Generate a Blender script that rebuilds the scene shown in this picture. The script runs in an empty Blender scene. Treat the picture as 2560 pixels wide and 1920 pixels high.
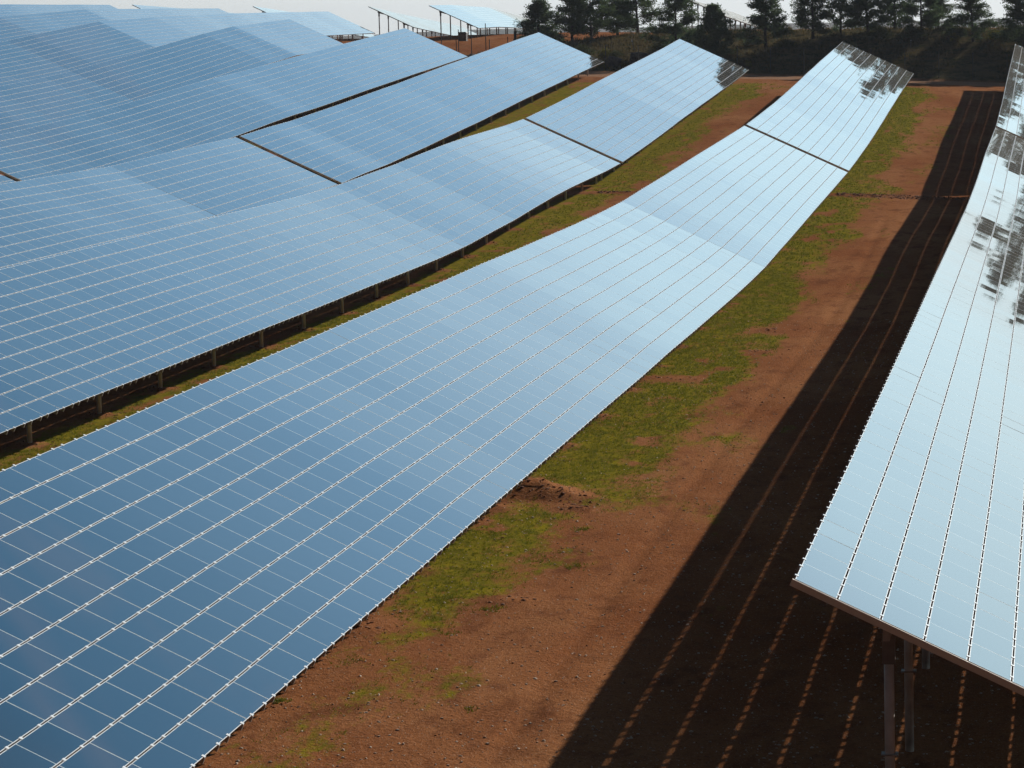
import bpy, math, random
import numpy as np
from mathutils import Matrix, Vector
random.seed(7); RNG = np.random.default_rng(11)
scene = bpy.context.scene
COL = scene.collection

# ------------------------------------------------------------------ camera
CZ = 11.15                       # camera height above the flat part of the field
F_PX = 7281.1                    # focal length in pixels of a 2560 px wide frame
RC = np.array([[0.98284474, 0.18258177, -0.02607863],
               [0.00351200, 0.12284466, 0.99241970],
               [-0.18440136, 0.97548608, -0.12009601]])   # rows: right, up, forward
cam_d = bpy.data.cameras.new("camera"); cam = bpy.data.objects.new("camera", cam_d); COL.objects.link(cam)
m = Matrix.Identity(4)
for i in range(3):
    m[i][0] = RC[0][i]; m[i][1] = RC[1][i]; m[i][2] = -RC[2][i]
m.translation = Vector((0, 0, CZ))
cam.matrix_world = m
cam_d.sensor_width = 36; cam_d.lens = 36 * F_PX / 2560
cam_d.clip_start = 1; cam_d.clip_end = 20000
scene.camera = cam

def project(P):
    """pixel (2560 frame) and depth of camera-relative points (N,3)"""
    c = np.asarray(P, float) @ RC.T
    return np.stack([1280 + F_PX * c[..., 0] / c[..., 2], 960 - F_PX * c[..., 1] / c[..., 2], c[..., 2]], -1)
def ray(u, v):
    return RC.T @ np.array([(u - 1280) / F_PX, -(v - 960) / F_PX, 1.0])

# ------------------------------------------------------------------ light
SUN_DIR = Vector((1.13, 2.12, 1.0)).normalized()
SUN_EL = math.asin(SUN_DIR.z); SUN_AZ = math.atan2(SUN_DIR.x, SUN_DIR.y)
sd = bpy.data.lights.new("sun", 'SUN'); sd.energy = 4.9; sd.angle = math.radians(0.5); sd.color = (1.0, 0.94, 0.84)
so = bpy.data.objects.new("sun", sd); COL.objects.link(so)
so.rotation_euler = SUN_DIR.to_track_quat('Z', 'Y').to_euler()
world = bpy.data.worlds.new("World"); scene.world = world; world.use_nodes = True
wt = world.node_tree; wn = wt.nodes; wl = wt.links; wn.clear()
def wnode(t, **k):
    n = wn.new(t)
    for a, b in k.items(): setattr(n, a, b)
    return n
sky = wnode('ShaderNodeTexSky', sky_type='NISHITA', sun_disc=False)
sky.sun_elevation = SUN_EL; sky.sun_rotation = SUN_AZ
sky.air_density = 1.0; sky.dust_density = 1.6; sky.ozone_density = 1.5; sky.altitude = 300
tc = wnode('ShaderNodeTexCoord'); sep = wnode('ShaderNodeSeparateXYZ'); wl.new(tc.outputs['Generated'], sep.inputs[0])
ramp = wnode('ShaderNodeValToRGB'); wl.new(sep.outputs['Z'], ramp.inputs[0])
SKY_RAMP = [(0.0, (.82, .85, .84)), (0.04, (.90, .98, .99)), (0.10, (1.02, 1.37, 1.52)), (0.16, (.94, 1.37, 1.62)), (0.20, (.72, 1.11, 1.43)),
            (0.28, (.38, .80, 1.24)), (0.40, (.12, .48, .90)), (0.48, (.04, .08, .15)), (1.0, (.010, .018, .04))]
e = ramp.color_ramp.elements; SKG = .5
e[0].position, e[0].color = SKY_RAMP[0][0], (*[k * SKG for k in SKY_RAMP[0][1]], 1)
e[1].position, e[1].color = 1.0, (*[k * SKG for k in SKY_RAMP[-1][1]], 1)
for p_, c_ in SKY_RAMP[1:-1]:
    q_ = e.new(p_); q_.color = (*[k * SKG for k in c_], 1)
# the sky brightens towards the sun's side of the horizon
dot = wnode('ShaderNodeVectorMath', operation='DOT_PRODUCT'); wl.new(tc.outputs['Generated'], dot.inputs[0])
dot.inputs[1].default_value = (SUN_DIR.x / math.hypot(SUN_DIR.x, SUN_DIR.y), SUN_DIR.y / math.hypot(SUN_DIR.x, SUN_DIR.y), .06)
dm = wnode('ShaderNodeMapRange'); dm.inputs[1].default_value = .08; dm.inputs[2].default_value = 1.0; dm.inputs[3].default_value = .0; dm.inputs[4].default_value = 1.52
dm.interpolation_type = 'SMOOTHSTEP'
wl.new(dot.outputs['Value'], dm.inputs[0])
gmul = wnode('ShaderNodeVectorMath', operation='SCALE'); wl.new(ramp.outputs[0], gmul.inputs[0]); wl.new(dm.outputs[0], gmul.inputs['Scale'])
gm2 = wnode('ShaderNodeVectorMath', operation='SCALE'); wl.new(gmul.outputs[0], gm2.inputs[0]); gm2.inputs['Scale'].default_value = .78 / (SKG * .12)
mul = wnode('ShaderNodeMixRGB'); mul.inputs[0].default_value = .95
wl.new(sky.outputs[0], mul.inputs[1]); wl.new(gm2.outputs[0], mul.inputs[2])
# thin cirrus streaks high in the sky ahead
mp = wnode('ShaderNodeMapping'); mp.inputs['Scale'].default_value = (5, 5, 22); mp.inputs['Rotation'].default_value = (0.3, 0.1, 0.4)
wl.new(tc.outputs['Generated'], mp.inputs[0])
nz = wnode('ShaderNodeTexNoise'); nz.inputs['Scale'].default_value = 1.6; nz.inputs['Detail'].default_value = 7; nz.inputs['Distortion'].default_value = 1.2
wl.new(mp.outputs[0], nz.inputs['Vector'])
mr = wnode('ShaderNodeMapRange'); mr.inputs[1].default_value = .54; mr.inputs[2].default_value = .76
wl.new(nz.outputs[0], mr.inputs[0])
band = wnode('ShaderNodeMapRange'); band.inputs[1].default_value = .28; band.inputs[2].default_value = .36; wl.new(sep.outputs['Z'], band.inputs[0])
cm = wnode('ShaderNodeMath', operation='MULTIPLY'); wl.new(mr.outputs[0], cm.inputs[0]); wl.new(band.outputs[0], cm.inputs[1])
cm2 = wnode('ShaderNodeMath', operation='MULTIPLY'); wl.new(cm.outputs[0], cm2.inputs[0]); cm2.inputs[1].default_value = .34
cl = wnode('ShaderNodeMixRGB'); wl.new(cm2.outputs[0], cl.inputs[0]); wl.new(mul.outputs[0], cl.inputs[1])
cl.inputs[2].default_value = (6.0, 6.6, 9.0, 1)
bg = wnode('ShaderNodeBackground'); bg.inputs[1].default_value = 0.12
wl.new(cl.outputs[0], bg.inputs[0])
wo = wnode('ShaderNodeOutputWorld'); wl.new(bg.outputs[0], wo.inputs[0])
scene.view_settings.view_transform = 'Standard'; scene.view_settings.look = 'None'
scene.view_settings.exposure = 0.0; scene.view_settings.gamma = 1.0
scene.render.engine = 'CYCLES'

# ------------------------------------------------------------------ materials
def mat(name, col, rough=.8, metal=0.0, ior=1.45, noise=None, bump=None, spec=None):
    mt = bpy.data.materials.new(name); mt.use_nodes = True
    nt = mt.node_tree; b = nt.nodes['Principled BSDF']
    b.inputs['Base Color'].default_value = (*col, 1); b.inputs['Roughness'].default_value = rough
    b.inputs['Metallic'].default_value = metal; b.inputs['IOR'].default_value = ior
    if spec is not None: b.inputs['Specular IOR Level'].default_value = spec
    if noise:
        sc, c2, lo, hi = noise
        t = nt.nodes.new('ShaderNodeNewGeometry'); n = nt.nodes.new('ShaderNodeTexNoise')
        n.inputs['Scale'].default_value = sc; n.inputs['Detail'].default_value = 5
        nt.links.new(t.outputs['Position'], n.inputs['Vector'])
        r = nt.nodes.new('ShaderNodeMapRange'); r.inputs[1].default_value = lo; r.inputs[2].default_value = hi
        nt.links.new(n.outputs[0], r.inputs[0])
        mx = nt.nodes.new('ShaderNodeMixRGB'); mx.inputs[1].default_value = (*col, 1); mx.inputs[2].default_value = (*c2, 1)
        nt.links.new(r.outputs[0], mx.inputs[0]); nt.links.new(mx.outputs[0], b.inputs['Base Color'])
        if bump:
            bp = nt.nodes.new('ShaderNodeBump'); bp.inputs['Distance'].default_value = bump; bp.inputs['Strength'].default_value = 1
            nt.links.new(n.outputs[0], bp.inputs['Height']); nt.links.new(bp.outputs[0], b.inputs['Normal'])
    return mt
M_GLASS = mat('module_glass', (.006, .010, .018), .025, ior=1.75, noise=(.35, (.013, .017, .024), .35, .7))
def dust(mt):      # a thin film of dust: its optical path grows towards grazing view
    nt = mt.node_tree; b = nt.nodes['Principled BSDF']; out = nt.nodes['Material Output']
    lw = nt.nodes.new('ShaderNodeLayerWeight'); lw.inputs[0].default_value = .5
    m1 = nt.nodes.new('ShaderNodeMath'); m1.operation = 'SUBTRACT'; m1.inputs[0].default_value = 1.0; nt.links.new(lw.outputs['Facing'], m1.inputs[1])
    m2 = nt.nodes.new('ShaderNodeMath'); m2.operation = 'DIVIDE'; m2.inputs[0].default_value = .014; nt.links.new(m1.outputs[0], m2.inputs[1])
    m3 = nt.nodes.new('ShaderNodeMath'); m3.operation = 'MINIMUM'; m3.inputs[1].default_value = .45; nt.links.new(m2.outputs[0], m3.inputs[0])
    df = nt.nodes.new('ShaderNodeBsdfDiffuse'); df.inputs[0].default_value = (.40, .37, .32, 1)
    ms = nt.nodes.new('ShaderNodeMixShader'); nt.links.new(m3.outputs[0], ms.inputs[0]); nt.links.new(b.outputs[0], ms.inputs[1]); nt.links.new(df.outputs[0], ms.inputs[2])
    nt.links.new(ms.outputs[0], out.inputs[0])
dust(M_GLASS)
M_RIM = mat('glass_edge_sunlit', (.90, .90, .88), .3)  # whiter on the long edges: the sun they catch is put into the colour
M_RIMC = mat('glass_edge_dim', (.58, .63, .62), .3)
M_BACK = mat('black_back_glass', (.012, .012, .014), .2)
M_CLAMP = mat('clamp_metal', (.93, .93, .91), .3)
M_STEEL = mat('galvanised_steel', (.38, .32, .275), .55, noise=(6, (.25, .21, .18), .35, .7))
M_POST = mat('bright_galvanised_post', (.62, .60, .57), .5, noise=(5, (.46, .44, .41), .35, .7))
M_DSTEEL = mat('weathered_steel', (.17, .15, .14), .6, noise=(4, (.11, .09, .08), .35, .7))
M_FENCE = mat('dark_fence_wire', (.05, .05, .05), .6)
M_BARK = mat('pine_bark', (.07, .05, .04), .9, noise=(9, (.04, .03, .025), .4, .6))
M_STONE = mat('pale_stone', (.75, .62, .50), .9, noise=(8, (.45, .30, .20), .35, .65))
M_CLOD = mat('red_clod', (.30, .125, .055), .95, noise=(9, (.20, .075, .035), .35, .65))
M_WHITE = mat('white_plastic', (.8, .8, .8), .4)
M_ROCK = mat('boulder_rock', (.16, .13, .12), .9, noise=(2.5, (.08, .06, .06), .35, .65), bump=.05)
M_HUT = mat('brown_cabinet_paint', (.09, .07, .06), .6, noise=(3, (.06, .045, .04), .4, .6))
M_TWIG = mat('dry_twig', (.12, .09, .06), .9)
def leafmat(name, c1, c2, sc=1.3, trans=.25):
    mt = mat(name, c1, .8, noise=(sc, c2, .35, .65), spec=.08)
    nt = mt.node_tree; b = nt.nodes['Principled BSDF']; out = nt.nodes['Material Output']
    tr = nt.nodes.new('ShaderNodeBsdfTranslucent'); tr.inputs[0].default_value = (*[min(1, k * 1.4) for k in c1], 1)
    ms = nt.nodes.new('ShaderNodeMixShader'); ms.inputs[0].default_value = trans
    nt.links.new(b.outputs[0], ms.inputs[1]); nt.links.new(tr.outputs[0], ms.inputs[2]); nt.links.new(ms.outputs[0], out.inputs[0])
    return mt
M_NEEDLE = leafmat('pine_needles', (.065, .10, .045), (.12, .135, .05), trans=.35)
M_SHRUB = leafmat('shrub_leaves', (.045, .055, .020), (.08, .08, .025))
M_GORSE = leafmat('gorse_leaves', (.10, .10, .02), (.26, .20, .015), sc=3)
M_GRASS = leafmat('grass_blades', (.13, .150, .012), (.27, .215, .03), sc=2.2)
M_DRY = leafmat('dry_grass', (.12, .09, .04), (.055, .055, .022), sc=.8)

# ------------------------------------------------------------------ mesh helpers
def link(name, me, mats, parent=None, kind=None, loc=None):
    o = bpy.data.objects.new(name, me); COL.objects.link(o)
    if mats and not len(me.materials):
        for q in mats: me.materials.append(q)
    if parent: o.parent = parent
    if kind: o['kind'] = kind
    if loc is not None: o.location = loc
    return o
def mesh_np(name, V, Fq, mi=None, smooth=False):
    """V (N,3), Fq (M,k) index array with constant k"""
    me = bpy.data.meshes.new(name); V = np.ascontiguousarray(V, np.float32); Fq = np.ascontiguousarray(Fq, np.int32)
    me.vertices.add(len(V)); me.vertices.foreach_set('co', V.ravel())
    k = Fq.shape[1]; me.loops.add(Fq.size); me.loops.foreach_set('vertex_index', Fq.ravel())
    me.polygons.add(len(Fq)); me.polygons.foreach_set('loop_start', np.arange(len(Fq), dtype=np.int32) * k)
    me.polygons.foreach_set('loop_total', np.full(len(Fq), k, np.int32))
    if mi is not None: me.polygons.foreach_set('material_index', np.ascontiguousarray(mi, np.int32))
    me.polygons.foreach_set('use_smooth', np.full(len(Fq), smooth, bool))
    me.update(calc_edges=True); me.validate()
    return me
BOXF = np.array([[0, 3, 2, 1], [4, 5, 6, 7], [0, 1, 5, 4], [1, 2, 6, 5], [2, 3, 7, 6], [3, 0, 4, 7]])
def box_v(x0, x1, y0, y1, z0, z1):
    return np.array([[x0, y0, z0], [x1, y0, z0], [x1, y1, z0], [x0, y1, z0], [x0, y0, z1], [x1, y0, z1], [x1, y1, z1], [x0, y1, z1]], float)
class MB:
    def __init__(s): s.V = []; s.F = []; s.M = []; s.n = 0
    def add(s, V, F, mi=0):
        V = np.asarray(V, float); s.V.append(V); s.F += [[i + s.n for i in f] for f in F]
        s.M += [mi] * len(F) if np.isscalar(mi) else list(mi); s.n += len(V)
    def box(s, x0, x1, y0, y1, z0, z1, mi=0, basis=None, org=None):
        V = box_v(x0, x1, y0, y1, z0, z1)
        if basis is not None: V = V @ basis + org
        s.add(V, BOXF, mi)
    def tube(s, p, q, r0, r1=None, n=8, mi=0, cap=True):
        r1 = r0 if r1 is None else r1; p = np.array(p, float); q = np.array(q, float); d = q - p; d /= np.linalg.norm(d)
        a = np.cross(d, [0, 0, 1.] if abs(d[2]) < .9 else [1., 0, 0]); a /= np.linalg.norm(a); b = np.cross(d, a)
        t = np.arange(n) / n * 2 * np.pi; c = np.cos(t)[:, None] * a + np.sin(t)[:, None] * b
        V = np.vstack([p + c * r0, q + c * r1]); Fs = [[i, (i + 1) % n, n + (i + 1) % n, n + i] for i in range(n)]
        if cap: Fs += [list(range(n))[::-1], list(range(n, 2 * n))]
        s.add(V, Fs, mi)
    def mesh(s, name, smooth=False):
        me = bpy.data.meshes.new(name); me.from_pydata(np.vstack(s.V).tolist(), [], s.F)
        me.polygons.foreach_set('material_index', np.array(s.M, np.int32))
        me.polygons.foreach_set('use_smooth', np.full(len(s.F), smooth, bool)); me.update(); return me
def rot_basis(b):   # rows c,t,n -> 4x4
    mm = Matrix.Identity(4)
    for i in range(3):
        for j in range(3): mm[j][i] = b[i][j]
    return mm
def tag(o, label, cat, group=None, kind=None):
    o['label'] = label; o['category'] = cat
    if group: o['group'] = group
    if kind: o['kind'] = kind
def empty(name, loc, label, cat, group=None):
    o = bpy.data.objects.new(name, None); o.empty_display_size = .3; COL.objects.link(o); o.location = loc
    tag(o, label, cat, group); return o

# ------------------------------------------------------------------ layout of the field (camera-relative z)
X0, P, T = -17.186, 13.715, math.radians(25.4)
S, MOD, N = .633, 1.21, 10
W = N * S - .033
XR = lambda n, dx=0: X0 + n * P + dx
HT = 3.8                                            # high edge above ground
PROF = {   # high-edge height profile of each row
 1: [(38.4, -7.37), (62, -7.34), (85, -7.27), (110, -7.24), (117.5, -7.18), (128, -7.0), (147, -6.5), (170.6, -6.15), (190, -5.35), (210, -4.2), (238, -2.85), (251.5, -2.14)],
 0: [(27.5, -7.02), (60, -6.98), (100, -6.98), (106, -6.985), (112, -6.955), (118, -6.84), (124, -6.665), (131, -6.465), (137.6, -6.27), (147, -6.0), (163.5, -5.54), (172, -5.2), (183, -4.68), (198, -3.85), (218, -2.68), (240, -1.53)],
 -1: [(55, -6.68), (70, -6.63), (100, -6.6), (118, -6.55), (125, -6.42), (135, -6.12), (141.5, -5.84), (150, -5.54), (163, -5.3), (169.7, -5.12), (179, -4.66), (188, -4.15), (200, -3.42), (219, -2.37), (232, -1.63), (242.7, -.97)],
 -2: [(95, -5.95), (119, -5.93), (135, -5.91), (143, -5.67), (150, -5.5), (156.5, -5.38), (161, -5.18), (170, -4.82), (179, -4.32), (192, -3.6), (207, -2.72), (222, -1.85), (240, -.84), (253, -.13)],
 -3: [(120, -5.5), (147.6, -5.2), (156, -5.02), (172, -4.3), (187, -3.4), (196, -2.85), (208, -2.25), (222, -1.47), (238.5, -.58), (260.8, .56)],
 -4: [(150, -4.5), (193, -2.85), (206, -2.2), (228, -.6), (241, .4), (252, 1.1)],
 -5: [(180, -2.2), (230, .2), (241.6, 1.0), (255.7, 1.9)],
 -6: [(215, -.1), (267, 2.69), (292.7, 3.46)],
}
def G(y, nodes):
    a = np.array(nodes); return np.interp(y, a[:, 0], a[:, 1])
# ground lines under each row: (y, camera-relative z)
def gl(n, extra, cut=1e9): return [(y, z - HT) for y, z in PROF[n] if y < cut] + extra
GP = {
 2: [(0, -11.2), (110, -11.1), (147, -10.4), (190, -9.2), (238, -6.8), (259, -5.8), (271, -1.3), (330, -1.0), (600, -6)],
 1: [(0, -11.17)] + gl(1, [(256, -5.86), (259, -5.7), (271, -1.05), (330, -1.0), (600, -6)]),
 0: [(0, -10.82)] + gl(0, [(246, -5.25), (258.5, -5.0), (271, -.82), (330, -.9), (600, -6)]),
 -1: [(0, -10.5)] + gl(-1, [(250, -4.5), (258, -4.28), (260, -4.0), (279, -.5), (330, -.8), (600, -6)]),
 -2: [(0, -9.8)] + gl(-2, [(258, -3.66), (262, -3.5), (265, -3.1), (282, -.6), (330, -.55), (420, -1.3), (600, -7)]),
 -3: [(0, -9.8), (120, -9.3)] + gl(-3, [(275, -2.75), (300, -1.2), (320, -.55), (345, -.15), (360, -.3), (420, -2.2), (600, -8)], 261) ,
 -4: [(0, -9.5), (120, -9.1)] + gl(-4, [(272, -1.75), (300, -1.1), (326, -.75), (340, -.32), (353, -.12), (363, -.2), (400, -2.8), (600, -10)], 252),
 -5: [(0, -9.2), (120, -8.4)] + gl(-5, [(275, -1.45), (300, -1.14), (342, -.85), (354, -.3), (376, -1.3), (396, -2.3), (600, -12)]),
 -6: [(0, -9.0), (120, -7.2)] + gl(-6, [(318, -.17), (342, -.1), (352, .05), (600, -10)]),
 -7: [(0, -8.8), (120, -6.5), (240, -.9), (304, .6), (342, .7), (352, .5), (600, -8)],
 -8: [(0, -8.6), (120, -6.0), (240, -.4), (304, 1.2), (342, 1.3), (600, -6)],
}
keysG = sorted(GP)
xsG = np.array([XR(n) + 2.8 for n in keysG])
RSM = np.random.default_rng(3).random((256, 256))
def vnoise(x, y):
    xi = np.floor(x).astype(int); yi = np.floor(y).astype(int); fx = x - xi; fy = y - yi
    fx = fx * fx * (3 - 2 * fx); fy = fy * fy * (3 - 2 * fy); a = lambda i, j: RSM[(xi + i) % 256, (yi + j) % 256]
    return (a(0, 0) * (1 - fx) + a(1, 0) * fx) * (1 - fy) + (a(0, 1) * (1 - fx) + a(1, 1) * fx) * fy
def fbm(x, y, o=4):
    s = 0; w = .5
    for k in range(o): s = s + w * vnoise(x * 2**k + 17.3 * k, y * 2**k + 9.1 * k); w *= .5
    return s
def ss(a, b, x): t = np.clip((x - a) / (b - a), 0, 1); return t * t * (3 - 2 * t)
def base_h(x, y):
    Z = np.stack([G(y, GP[k]) for k in keysG]); x = np.clip(x, xsG[0], xsG[-1])
    i = np.clip(np.searchsorted(xsG, x) - 1, 0, len(xsG) - 2); t = (x - xsG[i]) / (xsG[i + 1] - xsG[i])
    idx = np.arange(len(x)); return Z[i, idx] * (1 - t) + Z[i + 1, idx] * t
def height(x, y):
    x = np.atleast_1d(np.asarray(x, float)); y = np.atleast_1d(np.asarray(y, float))
    z = base_h(x, y)
    z = z + .05 * (fbm(x * .7, y * .5) - .5) + .035 * (fbm(x * 3.1 + 5, y * 2.6) - .5)
    rough = ss(.50, .72, fbm(x * .45 + 40, y * .3 + 3)); z = z + rough * .07 * (fbm(x * 6, y * 6 + 8, 3) - .4)
    # earth ridge over the cable trench crossing the lanes
    yr = 162.5 + .8 * (fbm(x * .3, x * 0 + 2) - .5); z = z + .09 * np.exp(-((y - yr) / .45)**2) * (x < 3) * (x > -34)
    # spoil heaps at the lane edge
    for (hx, hy, hr, hh) in HEAPS: z = z + hh * np.exp(-(((x - hx) / hr)**2 + ((y - hy) / hr)**2)) * (.6 + .8 * fbm(x * 5, y * 5, 3))
    # wheel ruts
    t = (x + 6.9); z = z - .05 * (np.exp(-((t - .1 - .15 * np.sin(y * .07)) / .15)**2) + np.exp(-((t + 1.6 - .15 * np.sin(y * .07)) / .15)**2)) * (y < 150) * (x > -11)
    bank = ss(259, 266, y) * (1 - ss(300, 330, y)); z = z + bank * .5 * (fbm(x * .4, y * .4) - .5)
    far = ss(300, 800, y); z = z - far * 4
    return z
HEAPS = [(-12.3, 66.9, .85, .34), (-11.5, 66.2, .6, .18), (-13.0, 64.5, .6, .16), (-11.0, 64.8, .35, .09), (-12.0, 89.2, .7, .05), (-10.1, 103.6, .5, .05), (-9.9, 96.8, .4, .05), (-8.1, 84.2, .8, .05), (-10.4, 54.2, .35, .05), (-12.7, 51.5, .5, .08)]
_hr = np.random.default_rng(21)
for k in range(22): HEAPS.append((X0 + 4.25, 27.5 + 5.88 * k, .38, .06 + .10 * _hr.random()))
for k in range(18): HEAPS.append((X0 - P + 4.25, 55 + 5.735 * k, .42, .06 + .10 * _hr.random()))
def grass_mask(x, y):
    t = (x - X0) % P
    n = fbm(x * .35 + 3, y * .12 + 11) ; n2 = fbm(x * 1.3, y * .5 + 7)
    off = np.where((x < -17) & (y < 112), 1.5, 0.0); m_ = ss(3.3, 4.6, t) * (1 - ss(5.9, 8.3, t - off + (n - .5) * 4.5))
    m_ = m_ * ss(.14, .40, n2 + .25 * (n - .4))
    near0 = (x > -17) * 1.0
    m_ = m_ * (1 - near0 * (1 - ss(50, 58, y + 14 * (n - .5))))
    m_ = m_ + .35 * ss(.58, .68, fbm(x * .5 + 60, y * .17)) * (1 - ss(9.5, 12, t)) * ss(4, 5, t)
    m_ = np.clip(m_, 0, 1)
    for (hx, hy, hr, hh) in HEAPS:
        q_ = hr * 1.5; m_ = m_ * (1 - 1.0 * np.exp(-(((x - hx) / q_)**2 + ((y - hy) / (q_ * 1.1))**2)**1.5))
    m_ = m_ * (1 - .9 * np.exp(-((y - 162.5 + .6 * (n - .5)) / 1.1)**4))
    m_ = m_ * (1 - .85 * ss(.50, .60, fbm(x * .9 + 31, y * .16 + 5)) * ss(7.2, 8.2, t + n))
    return m_ * (1 - ss(240, 250, y))

# ------------------------------------------------------------------ ground sheet
def axis(segs):
    out = []
    for a, b, s in segs: out += list(np.arange(a, b, s))
    return np.array(out + [segs[-1][1]])
ax = axis([(-3000, -900, 300), (-900, -300, 60), (-300, -140, 16), (-140, -62, 3), (-62, -35, 1.2), (-35, -26, .5), (-26, -17, .22), (-17, -12, .5), (-12, 4.5, .16), (4.5, 20, 1.5), (20, 120, 12), (120, 900, 90), (900, 3000, 300)])
ay = axis([(-60, 30, 10), (30, 36, .6), (36, 75, .13), (75, 125, .25), (125, 180, .5), (180, 262, .9), (262, 300, .6), (300, 420, 3), (420, 900, 30), (900, 6000, 300)])
XX, YY = np.meshgrid(ax, ay); xf, yf = XX.ravel(), YY.ravel(); zf = height(xf, yf)
farm = ss(500, 2500, np.hypot(xf, yf)); zf = zf - farm * 25
nx, ny = len(ax), len(ay)
ii = (np.arange(ny - 1)[:, None] * nx + np.arange(nx - 1)[None, :]).ravel()
gme = mesh_np('ground', np.stack([xf, yf, zf + CZ], -1), np.stack([ii, ii + 1, ii + nx + 1, ii + nx], -1), smooth=True)
at = gme.attributes.new('grassiness', 'FLOAT', 'POINT'); at.data.foreach_set('value', grass_mask(xf, yf).astype(np.float32))
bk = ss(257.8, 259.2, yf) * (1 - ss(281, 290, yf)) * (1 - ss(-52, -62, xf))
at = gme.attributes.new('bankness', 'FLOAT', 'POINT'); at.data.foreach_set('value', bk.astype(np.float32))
rd = ss(251, 252.2, yf) * (1 - ss(257.6, 258.6, yf))
at = gme.attributes.new('trackness', 'FLOAT', 'POINT'); at.data.foreach_set('value', rd.astype(np.float32))
gm = bpy.data.materials.new('red_soil'); gm.use_nodes = True; nt = gm.node_tree; L = nt.links
b = nt.nodes['Principled BSDF']; b.inputs['Roughness'].default_value = .95; b.inputs['Specular IOR Level'].default_value = 0.0
def nd(t, **k):
    n = nt.nodes.new(t)
    for a_, v_ in k.items(): setattr(n, a_, v_)
    return n
geo = nd('ShaderNodeNewGeometry')
def noise(sc, det=6, scale=(1, 1, 1), rough=.6):
    mp = nd('ShaderNodeMapping'); mp.inputs['Scale'].default_value = scale; L.new(geo.outputs['Position'], mp.inputs[0])
    n = nd('ShaderNodeTexNoise'); n.inputs['Scale'].default_value = sc; n.inputs['Detail'].default_value = det; n.inputs['Roughness'].default_value = rough
    L.new(mp.outputs[0], n.inputs['Vector']); return n.outputs[0]
def rmp(src, lo, hi, a=0, b_=1):
    r = nd('ShaderNodeMapRange'); r.inputs[1].default_value = lo; r.inputs[2].default_value = hi; r.inputs[3].default_value = a; r.inputs[4].default_value = b_
    L.new(src, r.inputs[0]); return r.outputs[0]
def mix(f, a, b_, mode='MIX'):
    n = nd('ShaderNodeMixRGB', blend_type=mode)
    for i, s in enumerate((f, a, b_)):
        if isinstance(s, tuple): n.inputs[i].default_value = (*s, 1)
        elif isinstance(s, (int, float)): n.inputs[i].default_value = s
        else: L.new(s, n.inputs[i])
    return n.outputs[0]
def mth(op, a, b_):
    n = nd('ShaderNodeMath', operation=op)
    for i, s in enumerate((a, b_)):
        if isinstance(s, (int, float)): n.inputs[i].default_value = s
        else: L.new(s, n.inputs[i])
    return n.outputs[0]
def attr(nm):
    n = nd('ShaderNodeAttribute'); n.attribute_name = nm; return n.outputs['Fac']
big = noise(.22, 5, (1, .4, 1)); midn = noise(1.6, 6, (1, .5, 1)); fine = noise(9, 5, rough=.7); grit = noise(34, 3)
soil = mix(rmp(big, .38, .62), (.275, .098, .038), (.385, .165, .070))
soil = mix(rmp(midn, .52, .70), soil, (.22, .082, .036))
soil = mix(rmp(fine, .50, .74, 0, .75), soil, (.14, .052, .024))
soil = mix(rmp(grit, .60, .70, 0, .7), soil, (.66, .46, .33))
soil = mix(rmp(noise(.8, 7, (1, .4, 1), .72), .56, .66, 0, .6), soil, (.15, .055, .026))
soil = mix(rmp(noise(19, 3), .60, .72, 0, .8), soil, (.10, .04, .02))
green = mix(rmp(noise(3.1, 6, (1, .5, 1), .7), .38, .60), (.270, .230, .014), (.125, .135, .012))
green = mix(rmp(fine, .48, .68, 0, .6), green, (.27, .165, .04))
gf = mth('MULTIPLY', rmp(attr('grassiness'), .0, 1.0), 1.0)
gsum = mth('ADD', mth('ADD', gf, mth('MULTIPLY', mth('SUBTRACT', noise(5.5, 6, (1, .5, 1), rough=.7), .5), 2.0)), mth('MULTIPLY', mth('SUBTRACT', noise(1.1, 6, (1, .35, 1), .7), .5), 2.4))
gmask = rmp(gsum, .30, .85, 0, .92)
gmask = mth('MULTIPLY', gmask, rmp(gf, .02, .15))
c = mix(gmask, soil, green)
track = mix(rmp(fine, .4, .7), (.40, .25, .17), (.33, .19, .12))
c = mix(mth('MULTIPLY', attr('trackness'), .8), c, track)
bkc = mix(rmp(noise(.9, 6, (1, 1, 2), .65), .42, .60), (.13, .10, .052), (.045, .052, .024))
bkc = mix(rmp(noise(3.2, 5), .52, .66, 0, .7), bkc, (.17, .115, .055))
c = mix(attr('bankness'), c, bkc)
L.new(c, b.inputs['Base Color'])
bp = nd('ShaderNodeBump'); bp.inputs['Distance'].default_value = .05; bp.inputs['Strength'].default_value = .9
hsum = mth('ADD', mth('MULTIPLY', fine, 1.0), mth('MULTIPLY', grit, .35)); L.new(hsum, bp.inputs['Height']); L.new(bp.outputs[0], b.inputs['Normal'])
go = link('ground', gme, [gm], kind='structure')

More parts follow.
